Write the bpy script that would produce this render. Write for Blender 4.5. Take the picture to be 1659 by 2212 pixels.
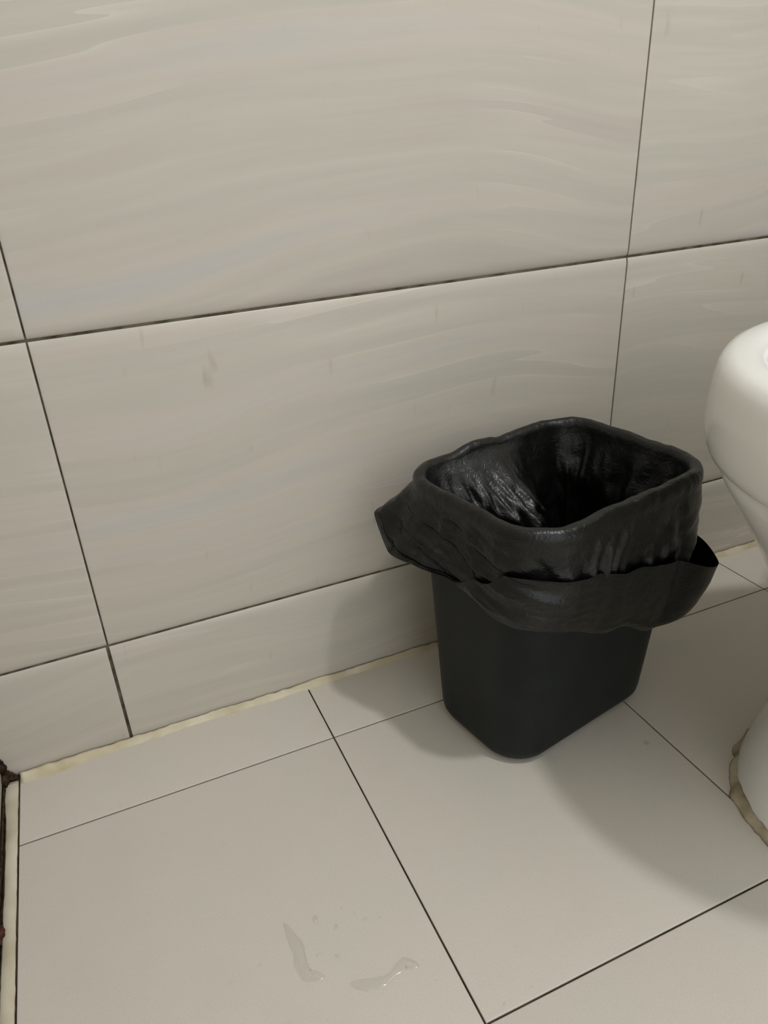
import bpy, bmesh, math, random
from mathutils import Vector, Matrix, noise

for o in list(bpy.data.objects):
    bpy.data.objects.remove(o, do_unlink=True)
scene = bpy.context.scene
COL = scene.collection
random.seed(7)

# ------------------------------------------------------------------ camera
cd = bpy.data.cameras.new('camera')
cam = bpy.data.objects.new('camera', cd)
COL.objects.link(cam)
cd.sensor_fit = 'HORIZONTAL'
cd.sensor_width = 36.0
cd.lens = 1560.77 / 1659.0 * 36.0
cd.shift_x = 58.22 / 1659.0
cd.shift_y = -13.3 / 1659.0
cd.clip_start = 0.01
RX = Vector((0.9233913, -0.3790537, -0.0605537))
DN = Vector((-0.2213062, -0.3968026, -0.8908262))
FW = Vector((0.3136431, 0.8359821, -0.4502910))
cam.matrix_world = Matrix(((RX.x, -DN.x, -FW.x, 0.03428569),
                           (RX.y, -DN.y, -FW.y, -0.63794484),
                           (RX.z, -DN.z, -FW.z, 0.55799222),
                           (0, 0, 0, 1)))
scene.camera = cam

# ------------------------------------------------------------------ world, view
world = bpy.data.worlds.new('world')
scene.world = world
world.use_nodes = True
world.node_tree.nodes['Background'].inputs['Color'].default_value = (0.93, 0.97, 1.0, 1)
world.node_tree.nodes['Background'].inputs['Strength'].default_value = 1.45
LAMP_POS = (0.80, -1.06, 2.75)
LAMP_STRENGTH = 395.0
LAMP_COLOR = (0.975, 0.99, 1.0)
scene.view_settings.view_transform = 'Standard'
scene.view_settings.look = 'None'
scene.view_settings.gamma = 1.0
scene.view_settings.use_curve_mapping = False
scene.view_settings.exposure = -0.04


# ------------------------------------------------------------------ helpers
def srgb(r, g, b):
    f = lambda c: (c / 255 / 12.92) if c <= 10.3 else ((c / 255 + 0.055) / 1.055) ** 2.4
    return (f(r), f(g), f(b), 1.0)


def mat(name):
    m = bpy.data.materials.new(name)
    m.use_nodes = True
    nt = m.node_tree
    return m, nt, nt.nodes['Principled BSDF']


def N(nt, kind, **kw):
    n = nt.nodes.new(kind)
    for k, v in kw.items():
        if k in n.inputs:
            n.inputs[k].default_value = v
        else:
            setattr(n, k, v)
    return n


def ramp(nt, src, stops):
    r = nt.nodes.new('ShaderNodeValToRGB')
    el = r.color_ramp.elements
    while len(el) < len(stops):
        el.new(0.5)
    for e, (p, c) in zip(el, stops):
        e.position = p
        e.color = c
    nt.links.new(src, r.inputs['Fac'])
    return r


def mixc(nt, fac, a, b, mode='MIX'):
    m = nt.nodes.new('ShaderNodeMix')
    m.data_type = 'RGBA'
    m.blend_type = mode
    for sock, val in ((m.inputs['Factor'], fac), (m.inputs['A'], a), (m.inputs['B'], b)):
        s = sock
        if sock.name in ('A', 'B'):
            s = [i for i in m.inputs if i.name == sock.name and i.type == 'RGBA'][0]
        elif sock.name == 'Factor':
            s = m.inputs[0]
        if hasattr(val, 'links'):
            nt.links.new(val, s)
        else:
            s.default_value = val
    return [o for o in m.outputs if o.type == 'RGBA'][0]


def math_n(nt, op, a, b=None, c=None):
    m = nt.nodes.new('ShaderNodeMath')
    m.operation = op
    for i, v in enumerate((a, b, c)):
        if v is None:
            continue
        if hasattr(v, 'links'):
            nt.links.new(v, m.inputs[i])
        else:
            m.inputs[i].default_value = v
    return m.outputs[0]


def bump(nt, bsdf, h, strength, dist):
    b = nt.nodes.new('ShaderNodeBump')
    b.inputs['Strength'].default_value = strength
    b.inputs['Distance'].default_value = dist
    nt.links.new(h, b.inputs['Height'])
    nt.links.new(b.outputs['Normal'], bsdf.inputs['Normal'])


def mesh_obj(name, verts, faces, material, parent=None, smooth=False, link=True):
    me = bpy.data.meshes.new(name)
    me.from_pydata(verts, [], faces)
    me.update()
    bm = bmesh.new()
    bm.from_mesh(me)
    bmesh.ops.recalc_face_normals(bm, faces=bm.faces)
    bm.to_mesh(me)
    bm.free()
    if material:
        me.materials.append(material)
    if smooth:
        me.polygons.foreach_set('use_smooth', [True] * len(me.polygons))
    o = bpy.data.objects.new(name, me)
    COL.objects.link(o)
    if parent:
        o.parent = parent
    return o


def empty(name, loc):
    o = bpy.data.objects.new(name, None)
    o.empty_display_size = 0.05
    COL.objects.link(o)
    o.location = loc
    return o


def tag(o, label=None, cat=None, group=None, kind=None):
    if label:
        o['label'] = label
    if cat:
        o['category'] = cat
    if group:
        o['group'] = group
    if kind:
        o['kind'] = kind
    return o


def box_vf(x0, x1, y0, y1, z0, z1):
    v = [(x, y, z) for z in (z0, z1) for y in (y0, y1) for x in (x0, x1)]
    f = [(0, 1, 3, 2), (4, 6, 7, 5), (0, 4, 5, 1), (2, 3, 7, 6), (0, 2, 6, 4), (1, 5, 7, 3)]
    return v, f


def loft(rings, close_first=False, close_last=False):
    n = len(rings[0])
    v = [p for r in rings for p in r]
    f = []
    for k in range(len(rings) - 1):
        for i in range(n):
            j = (i + 1) % n
            f.append((k * n + i, k * n + j, (k + 1) * n + j, (k + 1) * n + i))
    if close_first:
        f.append(tuple(reversed(range(n))))
    if close_last:
        f.append(tuple((len(rings) - 1) * n + i for i in range(n)))
    return v, f


# ------------------------------------------------------------------ materials
def make_wall_tile_mat():
    m, nt, b = mat('glazed_vein_tile')
    tc = N(nt, 'ShaderNodeTexCoord')
    oi = N(nt, 'ShaderNodeObjectInfo')
    off = math_n(nt, 'MULTIPLY', oi.outputs['Random'], 37.0)
    cmb = N(nt, 'ShaderNodeCombineXYZ')
    nt.links.new(off, cmb.inputs[1])
    add = N(nt, 'ShaderNodeVectorMath', operation='ADD')
    nt.links.new(tc.outputs['Object'], add.inputs[0])
    nt.links.new(cmb.outputs[0], add.inputs[1])
    # slow warp that makes the bands rise and dip along the tile
    wn = N(nt, 'ShaderNodeTexNoise', Scale=2.3, Detail=1.0, Roughness=0.4)
    nt.links.new(add.outputs[0], wn.inputs['Vector'])
    sep = N(nt, 'ShaderNodeSeparateXYZ')
    nt.links.new(add.outputs[0], sep.inputs[0])
    warp = math_n(nt, 'MULTIPLY', math_n(nt, 'SUBTRACT', wn.outputs['Fac'], 0.5), 0.13)
    zz = math_n(nt, 'ADD', sep.outputs['Z'], warp)
    c2 = N(nt, 'ShaderNodeCombineXYZ')
    nt.links.new(math_n(nt, 'MULTIPLY', sep.outputs['X'], 0.055), c2.inputs[0])
    nt.links.new(sep.outputs['Y'], c2.inputs[1])
    nt.links.new(zz, c2.inputs[2])
    bands = N(nt, 'ShaderNodeTexNoise', Scale=15.0, Detail=3.0, Roughness=0.5)
    nt.links.new(c2.outputs[0], bands.inputs['Vector'])
    col = ramp(nt, bands.outputs['Fac'], [
        (0.30, srgb(188, 180, 170)), (0.42, srgb(195, 189, 176)),
        (0.52, srgb(190, 185, 173)), (0.60, srgb(197, 189, 177)), (0.72, srgb(191, 187, 182))])
    # fine grain along the tile
    c3 = N(nt, 'ShaderNodeCombineXYZ')
    nt.links.new(math_n(nt, 'MULTIPLY', sep.outputs['X'], 0.05), c3.inputs[0])
    nt.links.new(sep.outputs['Y'], c3.inputs[1])
    nt.links.new(zz, c3.inputs[2])
    fine = N(nt, 'ShaderNodeTexNoise', Scale=170.0, Detail=2.0)
    nt.links.new(c3.outputs[0], fine.inputs['Vector'])
    fr = ramp(nt, fine.outputs['Fac'], [(0.3, (0.48, 0.48, 0.48, 1)), (0.7, (0.52, 0.52, 0.52, 1))])
    col2 = mixc(nt, 0.6, col.outputs[0], fr.outputs[0], 'OVERLAY')
    # thin pale veins: steps of the band field, only here and there
    saw = math_n(nt, 'FRACT', math_n(nt, 'MULTIPLY', bands.outputs['Fac'], 9.0))
    vein = ramp(nt, saw, [(0.0, (0.75, 0.75, 0.75, 1)), (0.10, (0.35, 0.35, 0.35, 1)), (0.42, (0, 0, 0, 1))])
    msk = N(nt, 'ShaderNodeTexNoise', Scale=5.0, Detail=2.0)
    nt.links.new(add.outputs[0], msk.inputs['Vector'])
    mk = ramp(nt, msk.outputs['Fac'], [(0.44, (0, 0, 0, 1)), (0.66, (1, 1, 1, 1))])
    vf = math_n(nt, 'MULTIPLY', vein.outputs[0], mk.outputs[0])
    col3 = mixc(nt, math_n(nt, 'MULTIPLY', vf, 0.75), col2, srgb(216, 209, 197))
    # faint vertical drip stains
    c4 = N(nt, 'ShaderNodeCombineXYZ')
    nt.links.new(math_n(nt, 'MULTIPLY', sep.outputs['X'], 75.0), c4.inputs[0])
    nt.links.new(sep.outputs['Y'], c4.inputs[1])
    nt.links.new(math_n(nt, 'MULTIPLY', sep.outputs['Z'], 24.0), c4.inputs[2])
    drip = N(nt, 'ShaderNodeTexNoise', Scale=1.0, Detail=1.0)
    nt.links.new(c4.outputs[0], drip.inputs['Vector'])
    dr = ramp(nt, drip.outputs['Fac'], [(0.74, (0, 0, 0, 1)), (0.86, (0.32, 0.32, 0.32, 1))])
    col4 = mixc(nt, dr.outputs[0], col3, srgb(150, 128, 98))
    nt.links.new(col4, b.inputs['Base Color'])
    b.inputs['Roughness'].default_value = 0.34
    b.inputs['Specular IOR Level'].default_value = 0.3
    un = N(nt, 'ShaderNodeTexNoise', Scale=14.0, Detail=2.0)
    nt.links.new(add.outputs[0], un.inputs['Vector'])
    bump(nt, b, un.outputs['Fac'], 0.12, 0.004)
    return m


def make_floor_tile_mat():
    m, nt, b = mat('matt_porcelain_floor_tile')
    geo = N(nt, 'ShaderNodeNewGeometry')
    n1 = N(nt, 'ShaderNodeTexNoise', Scale=9.0, Detail=4.0, Roughness=0.6)
    nt.links.new(geo.outputs['Position'], n1.inputs['Vector'])
    c = ramp(nt, n1.outputs['Fac'], [(0.3, srgb(199, 193, 183)), (0.5, srgb(203, 196, 185)), (0.7, srgb(199, 195, 184))])
    n2 = N(nt, 'ShaderNodeTexNoise', Scale=900.0, Detail=2.0)
    nt.links.new(geo.outputs['Position'], n2.inputs['Vector'])
    g = ramp(nt, n2.outputs['Fac'], [(0.3, (0.44, 0.44, 0.44, 1)), (0.7, (0.56, 0.56, 0.56, 1))])
    col = mixc(nt, 0.5, c.outputs[0], g.outputs[0], 'OVERLAY')
    # specks of dirt
    vo = N(nt, 'ShaderNodeTexVoronoi', Scale=9.0)
    nt.links.new(geo.outputs['Position'], vo.inputs['Vector'])
    sp = ramp(nt, vo.outputs['Distance'], [(0.018, (0.25, 0.25, 0.25, 1)), (0.035, (0, 0, 0, 1))])
    col = mixc(nt, sp.outputs[0], col, srgb(120, 104, 88))
    nt.links.new(col, b.inputs['Base Color'])
    n3 = N(nt, 'ShaderNodeTexNoise', Scale=6.0, Detail=3.0)
    nt.links.new(geo.outputs['Position'], n3.inputs['Vector'])
    rr = N(nt, 'ShaderNodeMapRange')
    rr.inputs['To Min'].default_value = 0.42
    rr.inputs['To Max'].default_value = 0.6
    nt.links.new(n3.outputs['Fac'], rr.inputs['Value'])
    nt.links.new(rr.outputs[0], b.inputs['Roughness'])
    b.inputs['Specular IOR Level'].default_value = 0.35
    bump(nt, b, n2.outputs['Fac'], 0.05, 0.0006)
    return m


def make_noise_mat(name, c0, c1, scale, rough, spec=0.4, bstr=0.0, bdist=0.001, lo=0.35, hi=0.65, detail=4.0):
    m, nt, b = mat(name)
    geo = N(nt, 'ShaderNodeNewGeometry')
    n1 = N(nt, 'ShaderNodeTexNoise', Scale=scale, Detail=detail)
    nt.links.new(geo.outputs['Position'], n1.inputs['Vector'])
    c = ramp(nt, n1.outputs['Fac'], [(lo, c0), (hi, c1)])
    nt.links.new(c.outputs[0], b.inputs['Base Color'])
    b.inputs['Roughness'].default_value = rough
    b.inputs['Specular IOR Level'].default_value = spec
    if bstr:
        bump(nt, b, n1.outputs['Fac'], bstr, bdist)
    return m


M_WTILE = make_wall_tile_mat()
M_FTILE = make_floor_tile_mat()
M_GROUT = make_noise_mat('dark_wall_grout', srgb(62, 54, 42), srgb(112, 106, 92), 55.0, 0.9, 0.1)
M_FGROUT = make_noise_mat('dark_floor_grout', srgb(44, 38, 28), srgb(74, 66, 52), 40.0, 0.9, 0.1)
M_SEAL = make_noise_mat('cream_sealant', srgb(184, 170, 138), srgb(208, 198, 174), 22.0, 0.45, 0.4, 0.5, 0.002)
M_SEALL = make_noise_mat('grey_cream_sealant', srgb(184, 174, 150), srgb(208, 200, 182), 24.0, 0.5, 0.35, 0.4, 0.0015)
M_DIRT = make_noise_mat('dark_damp_rot', srgb(22, 16, 10), srgb(74, 54, 34), 160.0, 0.8, 0.2, 1.0, 0.003)
M_RUST = make_noise_mat('reddish_brown_rot', srgb(56, 28, 20), srgb(84, 46, 34), 200.0, 0.7, 0.3, 0.6, 0.001)
M_PLAST = make_noise_mat('black_plastic', srgb(17, 22, 21), srgb(22, 27, 26), 30.0, 0.5, 0.25, 0.03, 0.0005)
M_CERAM = make_noise_mat('white_ceramic', srgb(238, 237, 234), srgb(242, 241, 238), 5.0, 0.16, 0.5)
M_CERSEAL = make_noise_mat('yellowed_base_sealant', srgb(146, 132, 104), srgb(196, 188, 164), 45.0, 0.5, 0.35, 0.6, 0.002)
M_PAINT = make_noise_mat('white_ceiling_paint', srgb(228, 226, 220), srgb(234, 232, 226), 4.0, 0.8, 0.2)
M_BOUNCE = make_noise_mat('white_bounce_tile', srgb(236, 234, 230), srgb(241, 239, 235), 6.0, 0.3, 0.4)
M_METAL = make_noise_mat('chrome', srgb(190, 190, 190), srgb(200, 200, 200), 20.0, 0.15, 0.5)
M_METAL.node_tree.nodes['Principled BSDF'].inputs['Metallic'].default_value = 1.0


def make_liner_mat():
    m, nt, b = mat('black_bin_bag_plastic')
    geo = N(nt, 'ShaderNodeNewGeometry')
    n1 = N(nt, 'ShaderNodeTexNoise', Scale=70.0, Detail=3.0, Roughness=0.55, Distortion=0.6)
    nt.links.new(geo.outputs['Position'], n1.inputs['Vector'])
    c = ramp(nt, n1.outputs['Fac'], [(0.3, srgb(9, 11, 9)), (0.7, srgb(16, 18, 15))])
    nt.links.new(c.outputs[0], b.inputs['Base Color'])
    b.inputs['Roughness'].default_value = 0.30
    b.inputs['Specular IOR Level'].default_value = 0.42
    # creases: borders of warped cells
    wv = mixc(nt, 0.06, geo.outputs['Position'], n1.outputs['Color'])
    vo = N(nt, 'ShaderNodeTexVoronoi', Scale=75.0, feature='DISTANCE_TO_EDGE')
    nt.links.new(wv, vo.inputs['Vector'])
    ed = math_n(nt, 'MINIMUM', vo.outputs['Distance'], 0.35)
    h = math_n(nt, 'ADD', math_n(nt, 'MULTIPLY', ed, 0.9), n1.outputs['Fac'])
    bump(nt, b, h, 0.30, 0.0022)
    return m


def make_water_mat():
    """thin film of clear water: see-through with a sharp surface reflection"""
    m, nt, b = mat('clear_water')
    nt.nodes.remove(b)
    out = nt.nodes['Material Output']
    tr = N(nt, 'ShaderNodeBsdfTransparent', Color=(0.965, 0.968, 0.96, 1))
    gl = N(nt, 'ShaderNodeBsdfGlossy', Roughness=0.16)
    mx = N(nt, 'ShaderNodeMixShader')
    mx.inputs[0].default_value = 0.06
    nt.links.new(tr.outputs[0], mx.inputs[1])
    nt.links.new(gl.outputs[0], mx.inputs[2])
    nt.links.new(mx.outputs[0], out.inputs['Surface'])
    return m


M_LINER = make_liner_mat()
M_WATER = make_water_mat()

# ------------------------------------------------------------------ room shell
XL, XR = -0.128, 1.20        # left and right walls
YF = -1.55                   # open end behind the camera, no wall built
ZC = 2.80
TW, TH = 0.600, 0.3056       # wall tile pitch
H1 = 0.1249                  # first horizontal joint
FS = 0.3032                  # floor tile pitch
FX, FY = 0.1963, -0.0895     # a floor joint crossing
GAP = 0.0016
TILE_T = 0.006


def tile_profile(length, ease, depth):
    """positions along one side with their drop from the face"""
    p = [(0.0, depth), (ease * 0.15, depth * 0.6), (ease * 0.45, depth * 0.2), (ease, 0.0)]
    q = [(length - a, d) for a, d in reversed(p)]
    return p + q


_tile_cache = {}


def tile_mesh(w, h, ez, dz, ex, dx, t, material):
    """tile standing in local XZ, face towards -Y, origin at centre of the back; cushioned edges"""
    key = (round(w, 4), round(h, 4), material.name, ez)
    if key in _tile_cache:
        return _tile_cache[key]
    px, pz = tile_profile(w, ex, dx), tile_profile(h, ez, dz)
    nx, nz = len(px), len(pz)
    v = []
    for z, d1 in pz:
        for x, d0 in px:
            v.append((x - w / 2, -(t - max(d0, d1)), z - h / 2))
    f = [(j * nx + i, j * nx + i + 1, (j + 1) * nx + i + 1, (j + 1) * nx + i)
         for j in range(nz - 1) for i in range(nx - 1)]
    base = len(v)
    ring = [i for i in range(nx)] + [j * nx + nx - 1 for j in range(1, nz)] + \
           [(nz - 1) * nx + i for i in range(nx - 2, -1, -1)] + [j * nx for j in range(nz - 2, 0, -1)]
    for r in ring:
        v.append((v[r][0], 0.0, v[r][2]))
    n = len(ring)
    for k in range(n):
        f.append((ring[k], base + k, base + (k + 1) % n, ring[(k + 1) % n]))
    me = bpy.data.meshes.new('tile')
    me.from_pydata(v, [], f)
    me.update()
    bm = bmesh.new()
    bm.from_mesh(me)
    bmesh.ops.recalc_face_normals(bm, faces=bm.faces)
    bm.to_mesh(me)
    bm.free()
    nf = (nx - 1) * (nz - 1)
    me.polygons.foreach_set('use_smooth', [i < nf for i in range(len(me.polygons))])
    me.materials.append(material)
    _tile_cache[key] = me
    return me


def place_tile(parent, name, me, loc, rot):
    o = bpy.data.objects.new(name, me)
    COL.objects.link(o)
    o.parent = parent
    o.location = loc
    o.rotation_euler = rot
    return o


def cuts(lo, hi, start, pitch):
    c = [lo]
    k = math.ceil((lo - start) / pitch - 1e-6)
    x = start + k * pitch
    while x < hi - 0.004:
        if x > lo + 0.004:
            c.append(x)
        x += pitch
    c.append(hi)
    return c


Z_CUTS = cuts(0.0, ZC, H1, TH)


def tiled_wall(name, origin, along, length, start, rotz, tile_mat=None):
    """origin: lower corner of the finished face, along: unit vector"""
    w = None
    nrm = Vector((math.sin(rotz), -math.cos(rotz), 0))      # face normal
    a = Vector(along)
    # grout backing slab
    p0 = Vector(origin) - nrm * (0.10)
    p1 = Vector(origin) - nrm * (0.0022)
    q0, q1 = p0 + a * length, p1 + a * length
    v = [(p.x, p.y, z) for z in (0.0, ZC) for p in (p0, q0, q1, p1)]
    f = [(3, 2, 1, 0), (4, 5, 6, 7), (0, 1, 5, 4), (1, 2, 6, 5), (2, 3, 7, 6), (3, 0, 4, 7)]
    w = mesh_obj(name, v, f, M_GROUT)
    tag(w, kind='structure')
    xs = cuts(0.0, length, start, TW)
    for i in range(len(xs) - 1):
        for j in range(len(Z_CUTS) - 1):
            wd, ht = xs[i + 1] - xs[i] - GAP, Z_CUTS[j + 1] - Z_CUTS[j] - GAP
            sh = 0.0
            if name == 'wall_back' and j == 0 and i == 0:
                wd, sh = wd - 0.0016, -0.0008
            me = tile_mesh(wd, ht, 0.0115, 0.0024, 0.003, 0.0006, TILE_T, tile_mat or M_WTILE)
            c = Vector(origin) + a * ((xs[i] + xs[i + 1]) / 2 + sh) + Vector((0, 0, (Z_CUTS[j] + Z_CUTS[j + 1]) / 2))
            c -= nrm * TILE_T
            tilt = random.uniform(-0.0006, 0.0006)
            place_tile(w, 'wall_tile', me, c, (tilt, 0, rotz))
    return w


# back wall: face y = 0, joints at x = 0 and 0.6
wall_back = tiled_wall('wall_back', (XL, 0, 0), (1, 0, 0), XR - XL, -XL, 0.0)
tag(wall_back, 'back wall of beige grey glazed tiles with wavy veins', 'wall')
wall_left = tiled_wall('wall_left', (XL, YF, 0), (0, 1, 0), -YF, -YF % TW, math.pi / 2)
tag(wall_left, 'tiled left wall meeting the corner with the dark rot', 'wall')
wall_right = tiled_wall('wall_right', (XR, 0, 0), (0, -1, 0), -YF, 0.3, -math.pi / 2, M_BOUNCE)  # unseen wall, tiled whiter to bounce fill light towards toilet and bin
tag(wall_right, 'tiled right wall behind the toilet cistern', 'wall')
# front wall left out so added even world light fills the shadows

# floor
v, f = box_vf(XL - 0.1, XR + 0.1, YF - 0.1, 0.1, -0.08, -0.0016)
floor = mesh_obj('floor', v, f, M_FGROUT)
tag(floor, 'floor of pale grey square tiles with thin dark joints', 'floor', kind='structure')
fx = cuts(-0.1139, XR, FX, FS)
fy = cuts(YF, 0.0, FY, FS)
fx = [x for x in fx if x == fx[0] or x > fx[0] + 0.02]
for i in range(len(fx) - 1):
    for j in range(len(fy) - 1):
        wd, ht = fx[i + 1] - fx[i] - GAP, fy[j + 1] - fy[j] - GAP
        me = tile_mesh(wd, ht, 0.0010, 0.0004, 0.0010, 0.0004, TILE_T, M_FTILE)
        place_tile(floor, 'floor_tile', me, ((fx[i] + fx[i + 1]) / 2, (fy[j] + fy[j + 1]) / 2, -TILE_T),
                   (-math.pi / 2, 0, 0))

v, f = box_vf(XL - 0.1, XR + 0.1, YF - 0.1, 0.1, ZC, ZC + 0.08)
ceiling = mesh_obj('ceiling', v, f, M_PAINT)
tag(ceiling, 'plain white painted ceiling', 'ceiling', kind='structure')


# ------------------------------------------------------------------ sealant strips
def fillet_strip(name, p0, p1, inward, n, wfun, hfun, material, wall_gap=0.0008):
    """hand-smeared bead in the angle between a wall and the floor"""
    p0, p1, inw = Vector(p0), Vector(p1), Vector(inward)
    rings = []
    for k in range(n + 1):
        t = k / n
        p = p0.lerp(p1, t)
        w, h = wfun(t, p), hfun(t, p)
        prof = []
        for q in range(7):
            a = q / 6
            # slightly hollow section from wall contact to floor contact
            o = w * a
            z = h * (1 - a) ** 1.5
            lump = 0.0005 * noise.noise(Vector((p.x * 120, p.y * 120, a * 6)))
            pp = p + inw * (o + wall_gap)
            prof.append((pp.x, pp.y, max(0.00015, z + lump + 0.0003)))
        pp = p + inw * wall_gap
        prof.append((pp.x + inw.x * w, pp.y + inw.y * w, -0.001))
        prof.append((pp.x, pp.y, -0.001))
        rings.append(prof)
    v, f = loft(rings, True, True)
    return mesh_obj(name, v, f, material, smooth=True)


def nz(*a):
    return noise.noise(Vector(a))


trim_back = fillet_strip('trim_1', (XL + 0.016, 0, 0), (XR - 0.002, 0, 0), (0, -1, 0), 420,
                         lambda t, p: 0.0058 + 0.0028 * nz(p.x * 22, 3, 0) + 0.0016 * nz(p.x * 90, 1, 0)
                         + 0.006 * math.exp(-((p.x + 0.11) / 0.07) ** 2),
                         lambda t, p: 0.0058 + 0.0022 * nz(p.x * 26, 9, 0) + 0.0014 * nz(p.x * 110, 5, 0), M_SEAL)
tag(trim_back, 'cream sealant bead smeared along the foot of the back wall', 'sealant', kind='structure')


def left_strip():
    rings = []
    n = 320
    for k in range(n + 1):
        y = -0.006 + (YF + 0.01 + 0.006) * k / n
        xr = -0.1146 + 0.0006 * nz(y * 50, 2, 0) + 0.0004 * nz(y * 160, 7, 0)
        xl = -0.1248 + 0.0008 * nz(y * 34, 4, 0) + 0.0006 * nz(y * 120, 8, 0) - 0.004 * math.exp(-((y + 0.01) / 0.03) ** 2)
        h = 0.0016 + 0.0007 * nz(y * 40, 6, 0)
        rings.append([(xr, y, -0.0014), (xr, y, 0.0004), (xr - 0.0012, y, h * 0.8), ((xr + xl) / 2, y, h * 1.1),
                      (xl + 0.001, y, h), (xl, y, h * 0.5), (xl, y, -0.0014)])
    v, f = loft(rings, True, True)
    return mesh_obj('trim_2', v, f, M_SEALL, smooth=True)


tag(left_strip(), 'cracked cream sealant strip along the left floor edge', 'sealant', kind='structure')

# strip of rotten skirting at the foot of the left wall
rings = []
for k in range(241):
    y = -0.004 + (YF + 0.02) * k / 240
    xr = -0.1262 + 0.0010 * nz(y * 70, 11, 0) + 0.0009 * nz(y * 210, 13, 0)
    h = 0.006 + 0.004 * nz(y * 45, 17, 0)
    rings.append([(XL + 0.0006, y, -0.001), (xr, y, -0.001), (xr, y, h * 0.4), (XL + 0.0012, y, h), (XL + 0.0006, y, h)])
v, f = loft(rings, True, True)
tag(mesh_obj('trim_3', v, f, M_DIRT, smooth=True), 'dark rotten edge at the foot of the left wall', 'trim', kind='structure')


# ------------------------------------------------------------------ dirt in the corner
def lumpy(name, centres, material, seed):
    """one welded lump made of overlapping rough blobs"""
    bm = bmesh.new()
    for k, (c, r) in enumerate(centres):
        s = bmesh.ops.create_icosphere(bm, subdivisions=3, radius=1.0)
        for vv in s['verts']:
            d = vv.co.copy()
            g = 1 + 0.45 * noise.noise(d * 2.2 + Vector((seed + k, 0, 0))) + 0.2 * noise.noise(d * 6 + Vector((0, seed, k)))
            vv.co = Vector(c) + Vector((d.x * r[0] * g, d.y * r[1] * g, d.z * r[2] * g))
            vv.co.x = max(vv.co.x, XL + 0.0005)
            vv.co.y = min(vv.co.y, -0.0004)
            vv.co.z = max(vv.co.z, 0.0002)
    me = bpy.data.meshes.new(name)
    bm.to_mesh(me)
    bm.free()
    me.materials.append(material)
    me.polygons.foreach_set('use_smooth', [True] * len(me.polygons))
    o = bpy.data.objects.new(name, me)
    COL.objects.link(o)
    return o


o = lumpy('corner_rot', [((-0.1265, -0.002, 0.018), (0.005, 0.003, 0.010)), ((-0.1235, -0.003, 0.007), (0.006, 0.004, 0.006)),
                         ((-0.126, -0.006, 0.006), (0.004, 0.006, 0.006)), ((-0.1185, -0.003, 0.0045), (0.004, 0.003, 0.0025)),
                         ((-0.1262, -0.002, 0.028), (0.0025, 0.002, 0.003))], M_DIRT, 3.0)
tag(o, 'dark brown clump of damp rot in the corner where the walls meet', 'dirt')
o = lumpy('rust_flake', [((-0.1250, -0.176, 0.003), (0.0024, 0.006, 0.003)), ((-0.1256, -0.183, 0.003), (0.0016, 0.004, 0.0025))], M_RUST, 8.0)
tag(o, 'reddish brown flake at the left edge of the floor sealant', 'dirt')

# ------------------------------------------------------------------ waste bin
BX, BY, BTH = 0.4241, -0.1315, 0.198
BA0, BB0, BA1, BB1, BH = 0.1038, 0.0655, 0.112, 0.0863, 0.2745
CB, SB = math.cos(BTH), math.sin(BTH)


def rrect(a, b, r, n):
    """n points evenly along a rounded rectangle, starting at (+a, 0), with outward normals"""
    seg = []
    sx, sy, arc = 2 * (a - r), 2 * (b - r), r * math.pi / 2
    total = 2 * sx + 2 * sy + 4 * arc
    out = []
    for i in range(n):
        d = (i / n) * total
        # walk: right side upper half, corner, top, corner, left, corner, bottom, corner, right lower half
        parts = [('l', (a, 0), (0, 1), sy / 2, (1, 0)), ('c', (a - r, b - r), 0), ('l', (a - r, b), (-1, 0), sx, (0, 1)),
                 ('c', (-(a - r), b - r), 1), ('l', (-a, b - r), (0, -1), sy, (-1, 0)), ('c', (-(a - r), -(b - r)), 2),
                 ('l', (-(a - r), -b), (1, 0), sx, (0, -1)), ('c', (a - r, -(b - r)), 3), ('l', (a, -(b - r)), (0, 1), sy / 2, (1, 0))]
        for p in parts:
            ln = arc if p[0] == 'c' else p[3]
            if d <= ln or p is parts[-1]:
                if p[0] == 'l':
                    out.append(((p[1][0] + p[2][0] * d, p[1][1] + p[2][1] * d), p[4]))
                else:
                    t = p[2] * math.pi / 2 + d / r
                    nn = (math.cos(t), math.sin(t))
                    out.append(((p[1][0] + r * nn[0], p[1][1] + r * nn[1]), nn))
                break
            d -= ln
    return out


def half_at(z):
    t = z / BH
    return BA0 + (BA1 - BA0) * t, BB0 + (BB1 - BB0) * t, 0.040 + 0.002 * t


def bin_ring(z, off, n=96):
    a, b, r = half_at(max(z, 0.0))
    ring = []
    for (p, nn) in rrect(a, b, r, n):
        ring.append((p[0] + nn[0] * off, p[1] + nn[1] * off, z))
    return ring


prof = [(0.0006, -0.034), (0.0006, -0.012), (0.0025, -0.0065), (0.006, -0.003), (0.011, -0.0006), (0.016, 0.0)]
prof += [(0.016 + (BH - 0.034) * k / 8, 0.0) for k in range(1, 9)]
rim = [(BH - 0.014, 0.0005), (BH - 0.012, 0.0045), (BH - 0.004, 0.005), (BH - 0.0012, 0.0042), (BH, 0.0015), (BH - 0.0006, -0.0012)]
inner = [(BH - 0.006, -0.0026), (0.15, -0.0026), (0.03, -0.0026), (0.006, -0.006), (0.0035, -0.02), (0.0035, -0.034)]
rings = [bin_ring(z, o) for z, o in prof + rim + inner]
v, f = loft(rings, True, True)
bin_o = mesh_obj('waste_bin', v, f, M_PLAST, smooth=True)
bin_o.location = (BX, BY, 0)
bin_o.rotation_euler = (0, 0, BTH)
tag(bin_o, 'tapered black plastic waste bin with rounded corners standing on floor', 'bin')

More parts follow.
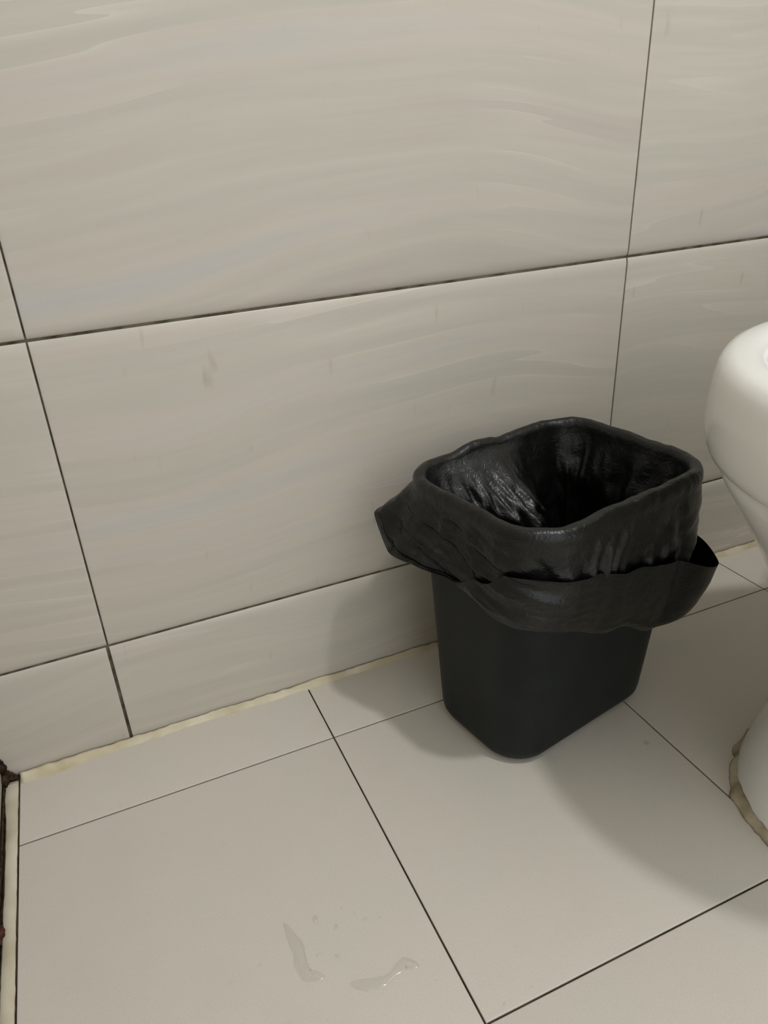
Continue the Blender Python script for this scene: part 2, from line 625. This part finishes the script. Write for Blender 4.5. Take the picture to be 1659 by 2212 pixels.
# ------------------------------------------------------------------ bin liner
# keys around the rim, s in [0,1): +u mid, back, +w mid, left, -u mid, front, -w mid, right
a_, b_, r_ = half_at(BH)
_sx, _sy, _arc = 2 * (a_ - r_), 2 * (b_ - r_), r_ * math.pi / 2
_tot = 2 * _sx + 2 * _sy + 4 * _arc
S_UP = 0.0
S_BACK = (_sy / 2 + _arc / 2) / _tot
S_WP = (_sy / 2 + _arc + _sx / 2) / _tot
S_LEFT = (_sy / 2 + _arc * 1.5 + _sx) / _tot
S_UM = 0.5
S_FRONT = 0.5 + S_BACK
S_WM = 0.5 + S_WP
S_RIGHT = 0.5 + S_LEFT


def keyed(keys):
    ks = sorted(keys)

    def fn(s):
        s %= 1.0
        for i in range(len(ks)):
            s0, v0 = ks[i]
            s1, v1 = ks[(i + 1) % len(ks)]
            if i == len(ks) - 1:
                s1 += 1.0
            ss = s if s >= s0 else s + 1.0
            if s0 <= ss <= s1 or (i == len(ks) - 1):
                t = (ss - s0) / (s1 - s0)
                t = t * t * (3 - 2 * t)
                return v0 + (v1 - v0) * t
    return fn


lerp2 = lambda a, b, t: a + (b - a) * t
S_W34 = lerp2(S_WM, S_RIGHT, 0.6)
S_RU = lerp2(S_RIGHT, 1.0, 0.45)
S_LU = lerp2(S_LEFT, S_UM, 0.5)
S_WL = lerp2(S_WP, S_LEFT, 0.6)
S_T0 = lerp2(S_LEFT, S_UM, 0.05)      # tip of the flap sticking out on the wall side
S_TB = lerp2(S_LEFT, S_UM, 0.24)
S_T1 = lerp2(S_LEFT, S_WP, 0.16)
S_F2 = lerp2(S_FRONT, S_WM, 0.45)
z_low = keyed([(S_UP, .135), (S_BACK, .16), (S_WP, .215), (S_T1, .238), (S_T0, .2335), (S_TB, .207), (S_LU, .205), (S_UM, .201), (S_FRONT, .181),
               (S_WM, .140), (S_W34, .112), (S_RIGHT, .117), (S_RU, .125)])
o_low = keyed([(S_UP, .015), (S_BACK, .012), (S_WP, .010), (S_T1, .014), (S_T0, .044), (S_TB, .037), (S_LU, .027), (S_UM, .016), (S_FRONT, .012),
               (S_WM, .008), (S_W34, .009), (S_RIGHT, .030), (S_RU, .034)])
z_edge = keyed([(S_UP, .190), (S_BACK, .21), (S_WP, .232), (S_T1, .243), (S_T0, .243), (S_TB, .215), (S_LU, .216), (S_UM, .228), (S_FRONT, .238),
                (S_F2, .225), (S_WM, .208), (S_W34, .196), (S_RIGHT, .172), (S_RU, .176)])
o_edge = keyed([(S_UP, .024), (S_BACK, .016), (S_WP, .012), (S_T1, .016), (S_T0, .046), (S_TB, .038), (S_LU, .028), (S_UM, .0165), (S_FRONT, .0120),
                (S_F2, .0112), (S_WM, .0115), (S_W34, .015), (S_RIGHT, .043), (S_RU, .044)])
o_mid = keyed([(S_UP, .014), (S_BACK, .010), (S_WP, .010), (S_T1, .009), (S_T0, .011), (S_LU, .010), (S_UM, .0085), (S_FRONT, .008),
               (S_WM, .0085), (S_W34, .011), (S_RIGHT, .022), (S_RU, .020)])
# 0: the bag hangs as one flared skirt, 1: its hem is turned up into a cuff
cuffed = keyed([(S_UP, 1.0), (S_BACK, 1.0), (S_WP, .6), (S_T1, 0.0), (S_T0, 0.0), (S_TB, 0.0), (S_LU, 0.0), (S_UM, 0.1), (lerp2(S_UM, S_FRONT, 0.5), .5), (S_FRONT, 1.0), (S_WM, 1.0)])


def sdist(s, c):
    d = abs((s - c) % 1.0)
    return min(d, 1 - d)


def ridge(x, y, z):
    return 1.0 - 2.0 * abs(noise.noise(Vector((x, y, z))))


def pleat(x):
    """sharp triangular folds of period 1, height 0..1"""
    return abs((x % 1.0) - 0.5) * 2.0


def crumple(p, f, seed):
    """facetted creasing: the nearest-cell borders stand out as sharp folds"""
    d = noise.voronoi(Vector((p[0] * f + seed, p[1] * f - seed, p[2] * f)))[0]
    return d[1] - d[0]


NS = 560


def liner():
    rings = []
    outl = rrect(a_, b_, r_, NS)
    A1, B1, _ = half_at(BH)
    rows = [('in', k / 56) for k in range(57)] + [('rim', k / 12) for k in range(1, 13)] + \
           [('out', k / 32) for k in range(1, 33)] + [('fold', k / 5) for k in range(1, 6)] + [('cuff', k / 26) for k in range(1, 27)]
    C_SAG = lerp2(S_WP, S_LEFT, 0.05)
    C_SAG2 = lerp2(S_WP, S_LEFT, 0.50)
    C_TENT = lerp2(S_WP, S_LEFT, 0.22)
    for kind, t in rows:
        ring = []
        for i in range(NS):
            s = i / NS
            ang = s * 2 * math.pi
            cxx, sxx = math.cos(ang), math.sin(ang)       # periodic noise coordinates
            (px, py), nn = outl[i]
            zl, ol, ze, oe, om, cf = z_low(s), o_low(s), z_edge(s), o_edge(s), o_mid(s), cuffed(s)
            lf = math.exp(-(sdist(s, lerp2(S_UM, S_FRONT, 0.30)) / 0.13) ** 2)
            tent = math.exp(-(sdist(s, C_TENT) / 0.030) ** 2)
            ztop = BH + 0.0030 + 0.0018 * nz(cxx * 4, sxx * 4, 1.3) + 0.0010 * ridge(cxx * 5, sxx * 5, 4.0) \
                + 0.0035 * tent + 0.0025 * math.exp(-(sdist(s, S_BACK) / 0.03) ** 2)
            if kind == 'in':
                z = 0.045 + (BH - 0.008 - 0.045) * t
                A, B, _ = half_at(z)
                o = -0.0055 - 0.010 * (1 - t) - 0.004 * (1 - t) * (1 - t)
                bx, by = px * A / A1, py * B / B1
                # crumpled sag of the bag off the wall side, pushed towards the middle
                dz = (z - 0.212)
                gz = math.exp(-(dz / (0.042 if dz > 0 else 0.016)) ** 2)
                g = math.exp(-(sdist(s, C_SAG) / 0.045) ** 2) * gz
                g2 = math.exp(-(sdist(s, C_SAG2) / 0.050) ** 2) * math.exp(-((z - 0.235) / 0.035) ** 2)
                o -= 0.046 * g + 0.014 * g2
                fade = min(1.0, (1 - t) * 5)
                wr = 0.0050 * ridge(cxx * 3.6, sxx * 3.6, z * 7) + 0.0030 * ridge(cxx * 8 + z * 14, sxx * 8, z * 14 + 5)
                wr += 0.0040 * crumple((bx, by, z), 34, 2.0)
                wr += (0.010 * g + 0.006 * g2) * ridge(cxx * 14 + z * 35, sxx * 14, z * 48)
                wr += (0.018 * g + 0.010 * g2) * crumple((bx, by, z), 62, 7.0)
                o -= fade * (wr + 0.003)
                o = min(o, -0.0045)
            elif kind == 'rim':
                th = math.pi * (1 - t)
                o = 0.0012 + 0.0072 * math.cos(th)
                zb = BH - 0.008
                z = zb + (ztop - zb) * math.sin(th) ** 0.7 if 0 < t < 1 else zb
                bx, by = px, py
                o += 0.0006 * ridge(cxx * 7, sxx * 7, 2 + t) + 0.0014 * math.sin(th) * nz(cxx * 7, sxx * 7, 6.0)
            elif kind == 'out':
                z0, z1 = BH - 0.008, zl + 0.004
                z = z0 + (z1 - z0) * t
                A, B, _ = half_at(z)
                bx, by = px * A / A1, py * B / B1
                inner_o = min(om, ol * 0.7)
                o = 0.0084 * (1 - t) ** 2 + 2 * t * (1 - t) * max(om, 0.0084) + t * t * max(0.0035, inner_o * 0.8)
                flare = 0.0084 + (ol - 0.0084) * t ** 1.15
                o = lerp2(flare, o, cf)
                k1 = math.sin(math.pi * min(1, t * 1.1)) if t < 0.9 else 0.2
                o += k1 * (0.0028 * ridge(cxx * 5 + z * 10, sxx * 5 - z * 8, z * 16) + 0.0040 * crumple((bx, by, z), 42, 4.0) - 0.0015)
                q = z + 0.24 * (s - 0.5) + 0.10 * (s - 0.5) ** 2 + 0.004 * nz(s * 14, 2.0, 0)
                e = min(1.0, t * 4) * min(1.0, (1 - t) * 8 + 0.3)
                o += e * lf * (1 - cf) * (0.0105 * (0.5 + 0.8 * nz(s * 9, 4.0, z * 12)) * pleat(q * 46 + 0.5 * nz(s * 11, z * 20, 5)) + 0.0032 * pleat(q * 105 + 0.8 * nz(s * 17, z * 25, 2)) - 0.0025)
                # pinched pleats on the front face
                c0 = sdist(s, lerp2(S_FRONT, S_WM, 0.70) + (z - 0.25) * 0.25)
                o += k1 * (0.0055 * math.exp(-(c0 / 0.007) ** 2) + 0.0035 * math.exp(-((c0 - 0.024) / 0.006) ** 2))
                o = max(o, 0.0022)
            elif kind == 'fold':
                A, B, _ = half_at(zl)
                bx, by = px * A / A1, py * B / B1
                o0 = lerp2(ol, max(0.0035, min(om, ol * 0.7) * 0.8), cf)
                th = math.pi * t
                o = lerp2(o0, ol + 0.002, 0.5 - 0.5 * math.cos(th))
                z = zl + 0.004 - 0.004 * math.sin(th) * cf - 0.001 * (1 - cf) * t
                o = max(o, 0.0025)
            else:
                z = lerp2(zl + 0.004 - 0.001 * (1 - cf), lerp2(zl + 0.0015, ze, min(1.0, cf * 1.3)), t)
                A, B, _ = half_at(z)
                bx, by = px * A / A1, py * B / B1
                o = lerp2(ol + 0.002, oe, t ** 1.2) + 0.002 * math.sin(math.pi * t)
                # long slanting folds on the left face that run out round the front corner
                q = z + 0.24 * (s - 0.5) + 0.10 * (s - 0.5) ** 2 + 0.004 * nz(s * 14, 2.0, 0)
                e = min(1.0, t * 6)
                o += e * lf * cf * (0.0065 * (0.5 + 0.8 * nz(s * 9, 4.0, z * 12)) * pleat(q * 46 + 0.5 * nz(s * 11, z * 20, 5)) + 0.0018 * pleat(q * 105 + 0.8 * nz(s * 17, z * 25, 2)))
                o += e * (1 - lf) * (0.0010 * ridge(cxx * 4, sxx * 4, z * 9) + 0.0010 * crumple((bx, by, z), 26, 9.0))
                z += 0.0007 * nz(cxx * 6, sxx * 6, 8) * t
                # stays outside the layer beneath
                o = max(o, om * (1 - (z - zl) / 0.14) * 0.9 + 0.0045) if cf > 0.3 else o + 0.0006
            ring.append((bx + nn[0] * o, by + nn[1] * o, z))
        rings.append(ring)
    v, f = loft(rings, False, False)
    # puckered bottom of the bag
    prev = list(range(NS))
    for k, sc in enumerate((0.8, 0.55, 0.3, 0.1)):
        cur = []
        for i in range(NS):
            x, y, z = v[i]
            cur.append(len(v))
            v.append((x * sc, y * sc, 0.045 - 0.012 * (1 - sc) + 0.008 * nz(x * sc * 30, y * sc * 30, 3)))
        for i in range(NS):
            j = (i + 1) % NS
            f.append((prev[j], prev[i], cur[i], cur[j]))
        prev = cur
    f.append(tuple(prev))
    o = mesh_obj('bin_liner', v, f, M_LINER, smooth=True)
    o.location = (BX, BY, 0)
    o.rotation_euler = (0, 0, BTH)
    return o


tag(liner(), 'crinkled black plastic bag lining the bin, folded over its rim', 'bin bag')

# ------------------------------------------------------------------ toilet
TY = -0.372


def egg(a, w, xc, xb, z, n=72, e=0.0):
    """front half ellipse (tip towards -x), back part tapering to a rounded rear at xb"""
    pts = []
    for i in range(n):
        t = 2 * math.pi * i / n
        c, s = math.cos(t), math.sin(t)
        if c < 0:
            x = xc + a * c
            y = w * s
        else:
            # rear: squarer
            ex = 2 / 3.2
            x = xc + (xb - xc) * (abs(c) ** ex)
            y = w * (abs(s) ** ex if s >= 0 else -(abs(s) ** ex))
            y *= 1 - 0.18 * (abs(c) ** ex)
        pts.append((x, TY + y, z))
    return pts


toilet = empty('toilet', (0.62, TY, 0.0))
tag(toilet, 'white ceramic toilet with round bowl beside the black bin', 'toilet')


def tchild(name, v, f, m, smooth=True):
    v = [(x - 0.62, y - TY, z) for x, y, z in v]
    return mesh_obj(name, v, f, m, toilet, smooth)


XC = 0.635
XB = 0.90
# bowl: outside from the lower lip up over the rim and down inside
R0 = [
    (0.165, 0.150, XC, 0.88, 0.327), (0.190, 0.170, XC, 0.885, 0.3255), (0.2045, 0.1835, XC, 0.892, 0.3262), (0.2095, 0.188, XC, 0.897, 0.3295),
    (0.2130, 0.1915, XC, 0.90, 0.337), (0.2150, 0.193, XC, 0.90, 0.350), (0.2145, 0.1925, XC, 0.90, 0.368), (0.2130, 0.1915, XC, 0.898, 0.383),
    (0.2115, 0.190, XC, 0.895, 0.3915), (0.2075, 0.186, XC, 0.89, 0.3985), (0.2010, 0.180, XC, 0.885, 0.4015), (0.1900, 0.1685, XC, 0.80, 0.4022),
    (0.1840, 0.1610, XC, 0.795, 0.4008), (0.1795, 0.1555, XC, 0.79, 0.396), (0.1780, 0.154, XC, 0.79, 0.384), (0.1790, 0.155, XC, 0.79, 0.365),
    (0.172, 0.148, XC, 0.785, 0.340), (0.150, 0.128, XC + .01, 0.775, 0.30), (0.115, 0.095, XC + .03, 0.76, 0.25), (0.07, 0.06, XC + .05, 0.74, 0.215)]
rings = [egg(*r) for r in R0]
v, f = loft(rings, False, True)
tchild('bowl', v, f, M_CERAM)
# pedestal
P0 = [
    (0.2035, 0.180, XC, 0.885, 0.3262), (0.200, 0.175, XC, 0.885, 0.312), (0.183, 0.159, XC, 0.885, 0.285), (0.162, 0.139, XC, 0.885, 0.25),
    (0.138, 0.116, XC, 0.885, 0.205), (0.124, 0.102, XC, 0.885, 0.16), (0.119, 0.098, XC, 0.885, 0.115), (0.124, 0.100, XC, 0.885, 0.075),
    (0.134, 0.106, XC, 0.885, 0.040), (0.141, 0.110, XC, 0.885, 0.016), (0.1425, 0.111, XC, 0.885, 0.006), (0.143, 0.1112, XC, 0.885, 0.0004)]
rings = [egg(*r) for r in P0]
v, f = loft(rings, True, True)
tchild('pedestal', v, f, M_CERAM)
# yellowed bead round the foot
rings = []
inn = egg(0.1415, 0.1095, XC, 0.884, 0.0, 180)
for i, (x, y, z) in enumerate(inn):
    dx, dy = x - XC - 0.05, y - TY
    l = math.hypot(dx, dy)
    dx, dy = dx / l, dy / l
    w = 0.0065 + 0.0035 * nz(x * 60, y * 60, 0) + 0.002 * nz(x * 170, y * 170, 0)
    h = 0.0060 + 0.003 * nz(x * 70, y * 70, 5)
    rings.append([(x, y, 0.0003), (x, y, h + 0.004), (x + dx * w * 0.4, y + dy * w * 0.4, h), (x + dx * w * 0.75, y + dy * w * 0.75, h * 0.75),
                  (x + dx * w, y + dy * w, h * 0.3), (x + dx * (w + 0.001), y + dy * (w + 0.001), 0.0003)])
rings.append(rings[0])
v, f = loft(rings)
sb = tchild('sealant_bead', v, f, M_CERSEAL)
sb['label'] = 'lumpy yellowed sealant round the foot'
# cistern on the rear deck


def rbox(x0, x1, y0, y1, zs, r):
    rings = []
    for z, ins in zs:
        ring = []
        for (p, nn) in rrect((x1 - x0) / 2 - ins, (y1 - y0) / 2 - ins, max(0.004, r - ins), 64):
            ring.append(((x0 + x1) / 2 + p[0], (y0 + y1) / 2 + p[1], z))
        rings.append(ring)
    return loft(rings, True, True)


v, f = rbox(0.80, 1.17, TY - 0.17, TY + 0.17, [(0.323, 0.012), (0.332, 0.003), (0.345, 0), (0.385, 0), (0.394, 0.003), (0.397, 0.012)], 0.05)
tchild('rear_deck', v, f, M_CERAM)
v, f = rbox(0.985, 1.175, TY - 0.185, TY + 0.185, [(0.3975, 0.010), (0.41, 0.0), (0.72, 0.0), (0.722, 0.002)], 0.035)
tchild('cistern', v, f, M_CERAM)
v, f = rbox(0.975, 1.185, TY - 0.195, TY + 0.195, [(0.7225, 0.003), (0.726, 0.0), (0.748, 0.0), (0.756, 0.004), (0.759, 0.014)], 0.04)
lid = tchild('cistern_lid', v, f, M_CERAM)
v, f = rbox(1.05, 1.11, TY - 0.03, TY + 0.03, [(0.7592, 0), (0.764, 0), (0.7655, 0.003)], 0.0299)
btn = tchild('flush_button', v, f, M_METAL)

# ------------------------------------------------------------------ water on the floor
ZF = 0.0001


def puddle(name, pts, height, parent=None):
    """low wet bead following a line of (x, y, half width)"""
    rings = []
    n = len(pts)
    K = 10
    dense = []
    for i in range(n - 1):
        for k in range(K):
            t = k / K
            dense.append(tuple(lerp2(pts[i][q], pts[i + 1][q], t) for q in range(3)))
    dense.append(pts[-1])
    m = len(dense)
    for i, (x, y, w) in enumerate(dense):
        x0, y0, _ = dense[max(0, i - 1)]
        x1, y1, _ = dense[min(m - 1, i + 1)]
        tx, ty = x1 - x0, y1 - y0
        l = math.hypot(tx, ty) or 1
        nx, ny = -ty / l, tx / l
        e = math.sqrt(max(0.0, 1 - (2 * i / (m - 1) - 1) ** 4))
        w = max(w * e * (1 + 0.25 * nz(x * 150, y * 150, 2)), 0.00015)
        h = height * e + 0.00002
        ring = []
        for q in range(13):
            a = math.pi * q / 12
            ring.append((x + nx * w * math.cos(a), y + ny * w * math.cos(a), ZF + h * math.sin(a)))
        rings.append(ring)
    nr = len(rings[0])
    v = [p for r in rings for p in r]
    f = [(k * nr + i, k * nr + i + 1, (k + 1) * nr + i + 1, (k + 1) * nr + i) for k in range(len(rings) - 1) for i in range(nr - 1)]
    return mesh_obj(name, v, f, M_WATER, parent, smooth=True)


tag(puddle('water_smear', [(0.088, -0.262, .003), (0.090, -0.275, .004), (0.0925, -0.288, .005), (0.090, -0.300, .005), (0.092, -0.309, .005), (0.104, -0.316, .005)], 0.0015),
    'curved wet smear on the large floor tile, the longest of the water marks', 'water')
tag(puddle('water_smear', [(0.119, -0.328, .004), (0.130, -0.334, .005), (0.143, -0.337, .004), (0.152, -0.335, .003), (0.163, -0.331, .005), (0.172, -0.338, .004)], 0.0014),
    'wavy wet smear on the floor near the front tile joint', 'water')

drops = [(0.038, -0.290, .0012), (0.061, -0.287, .0014), (0.082, -0.186, .0009), (-0.022, -0.084, .0012), (0.0, -0.078, .001),
         (0.215, -0.387, .0014), (0.149, -0.287, .0016), (0.112, -0.270, .0028), (0.125, -0.283, .002), (0.135, -0.27, .0012),
         (0.105, -0.298, .0016), (0.118, -0.305, .0018), (0.16, -0.29, .0012), (0.24, -0.385, .0009), (0.178, -0.352, .001),
         (0.085, -0.178, .0008), (0.095, -0.345, .001), (0.07, -0.335, .001), (0.045, -0.235, .0009), (0.3, -0.37, .001),
         (0.245, -0.355, .0008), (0.12, -0.24, .0008), (0.075, -0.198, .0007), (0.143, -0.278, .0011), (-0.03, -0.083, .0008)]
v, f = [], []
for k, (x, y, r) in enumerate(drops):
    b0 = len(v)
    ang = random.uniform(0, 3.1)
    for (rr_, h) in ((1.0, 0.0), (0.92, 0.35), (0.7, 0.68), (0.38, 0.92)):
        for i in range(12):
            t = 2 * math.pi * i / 12
            ex, ey = r * rr_ * 1.4 * math.cos(t), r * rr_ * 0.9 * math.sin(t)
            v.append((x + ex * math.cos(ang) - ey * math.sin(ang), y + ex * math.sin(ang) + ey * math.cos(ang), ZF + h * r * 0.55))
    v.append((x, y, ZF + r * 0.55))
    top = len(v) - 1
    for a in range(3):
        for i in range(12):
            j = (i + 1) % 12
            f.append((b0 + a * 12 + i, b0 + a * 12 + j, b0 + a * 12 + 12 + j, b0 + a * 12 + 12 + i))
    for i in range(12):
        f.append((b0 + 36 + i, b0 + 36 + (i + 1) % 12, top))
tag(mesh_obj('water_droplets', v, f, M_WATER, smooth=True), 'scattered tiny clear water droplets on the floor tiles', 'water', kind='stuff')


# ------------------------------------------------------------------ ceiling lamp
def lamp():
    t = empty('ceiling_lamp', (LAMP_POS[0], LAMP_POS[1], ZC))
    tag(t, 'small round white ceiling lamp above the toilet', 'lamp')
    d = ZC - LAMP_POS[2]
    circ = lambda r, z, n=48: [(r * math.cos(2 * math.pi * i / n), r * math.sin(2 * math.pi * i / n), z) for i in range(n)]
    v, f = loft([circ(0.085, -0.0005), circ(0.088, -0.006), circ(0.088, -d + 0.004), circ(0.084, -d), circ(0.078, -d), circ(0.077, -d + 0.006)], True, False)
    mesh_obj('housing', v, f, M_PAINT, t, smooth=True)
    m, nt, b = mat('lit_diffuser')
    n1 = N(nt, 'ShaderNodeTexNoise', Scale=3.0)
    r = ramp(nt, n1.outputs['Fac'], [(0, LAMP_COLOR + (1,)), (1, LAMP_COLOR + (1,))])
    nt.links.new(r.outputs[0], b.inputs['Emission Color'])
    b.inputs['Emission Strength'].default_value = LAMP_STRENGTH
    v = circ(0.0765, -d + 0.003) + [(0, 0, -d + 0.003)]
    f = [((i + 1) % 48, i, 48) for i in range(48)]
    me = bpy.data.meshes.new('diffuser')
    me.from_pydata(v, [], f)
    me.materials.append(m)
    o = bpy.data.objects.new('diffuser', me)
    COL.objects.link(o)
    o.parent = t
    return t


lamp()
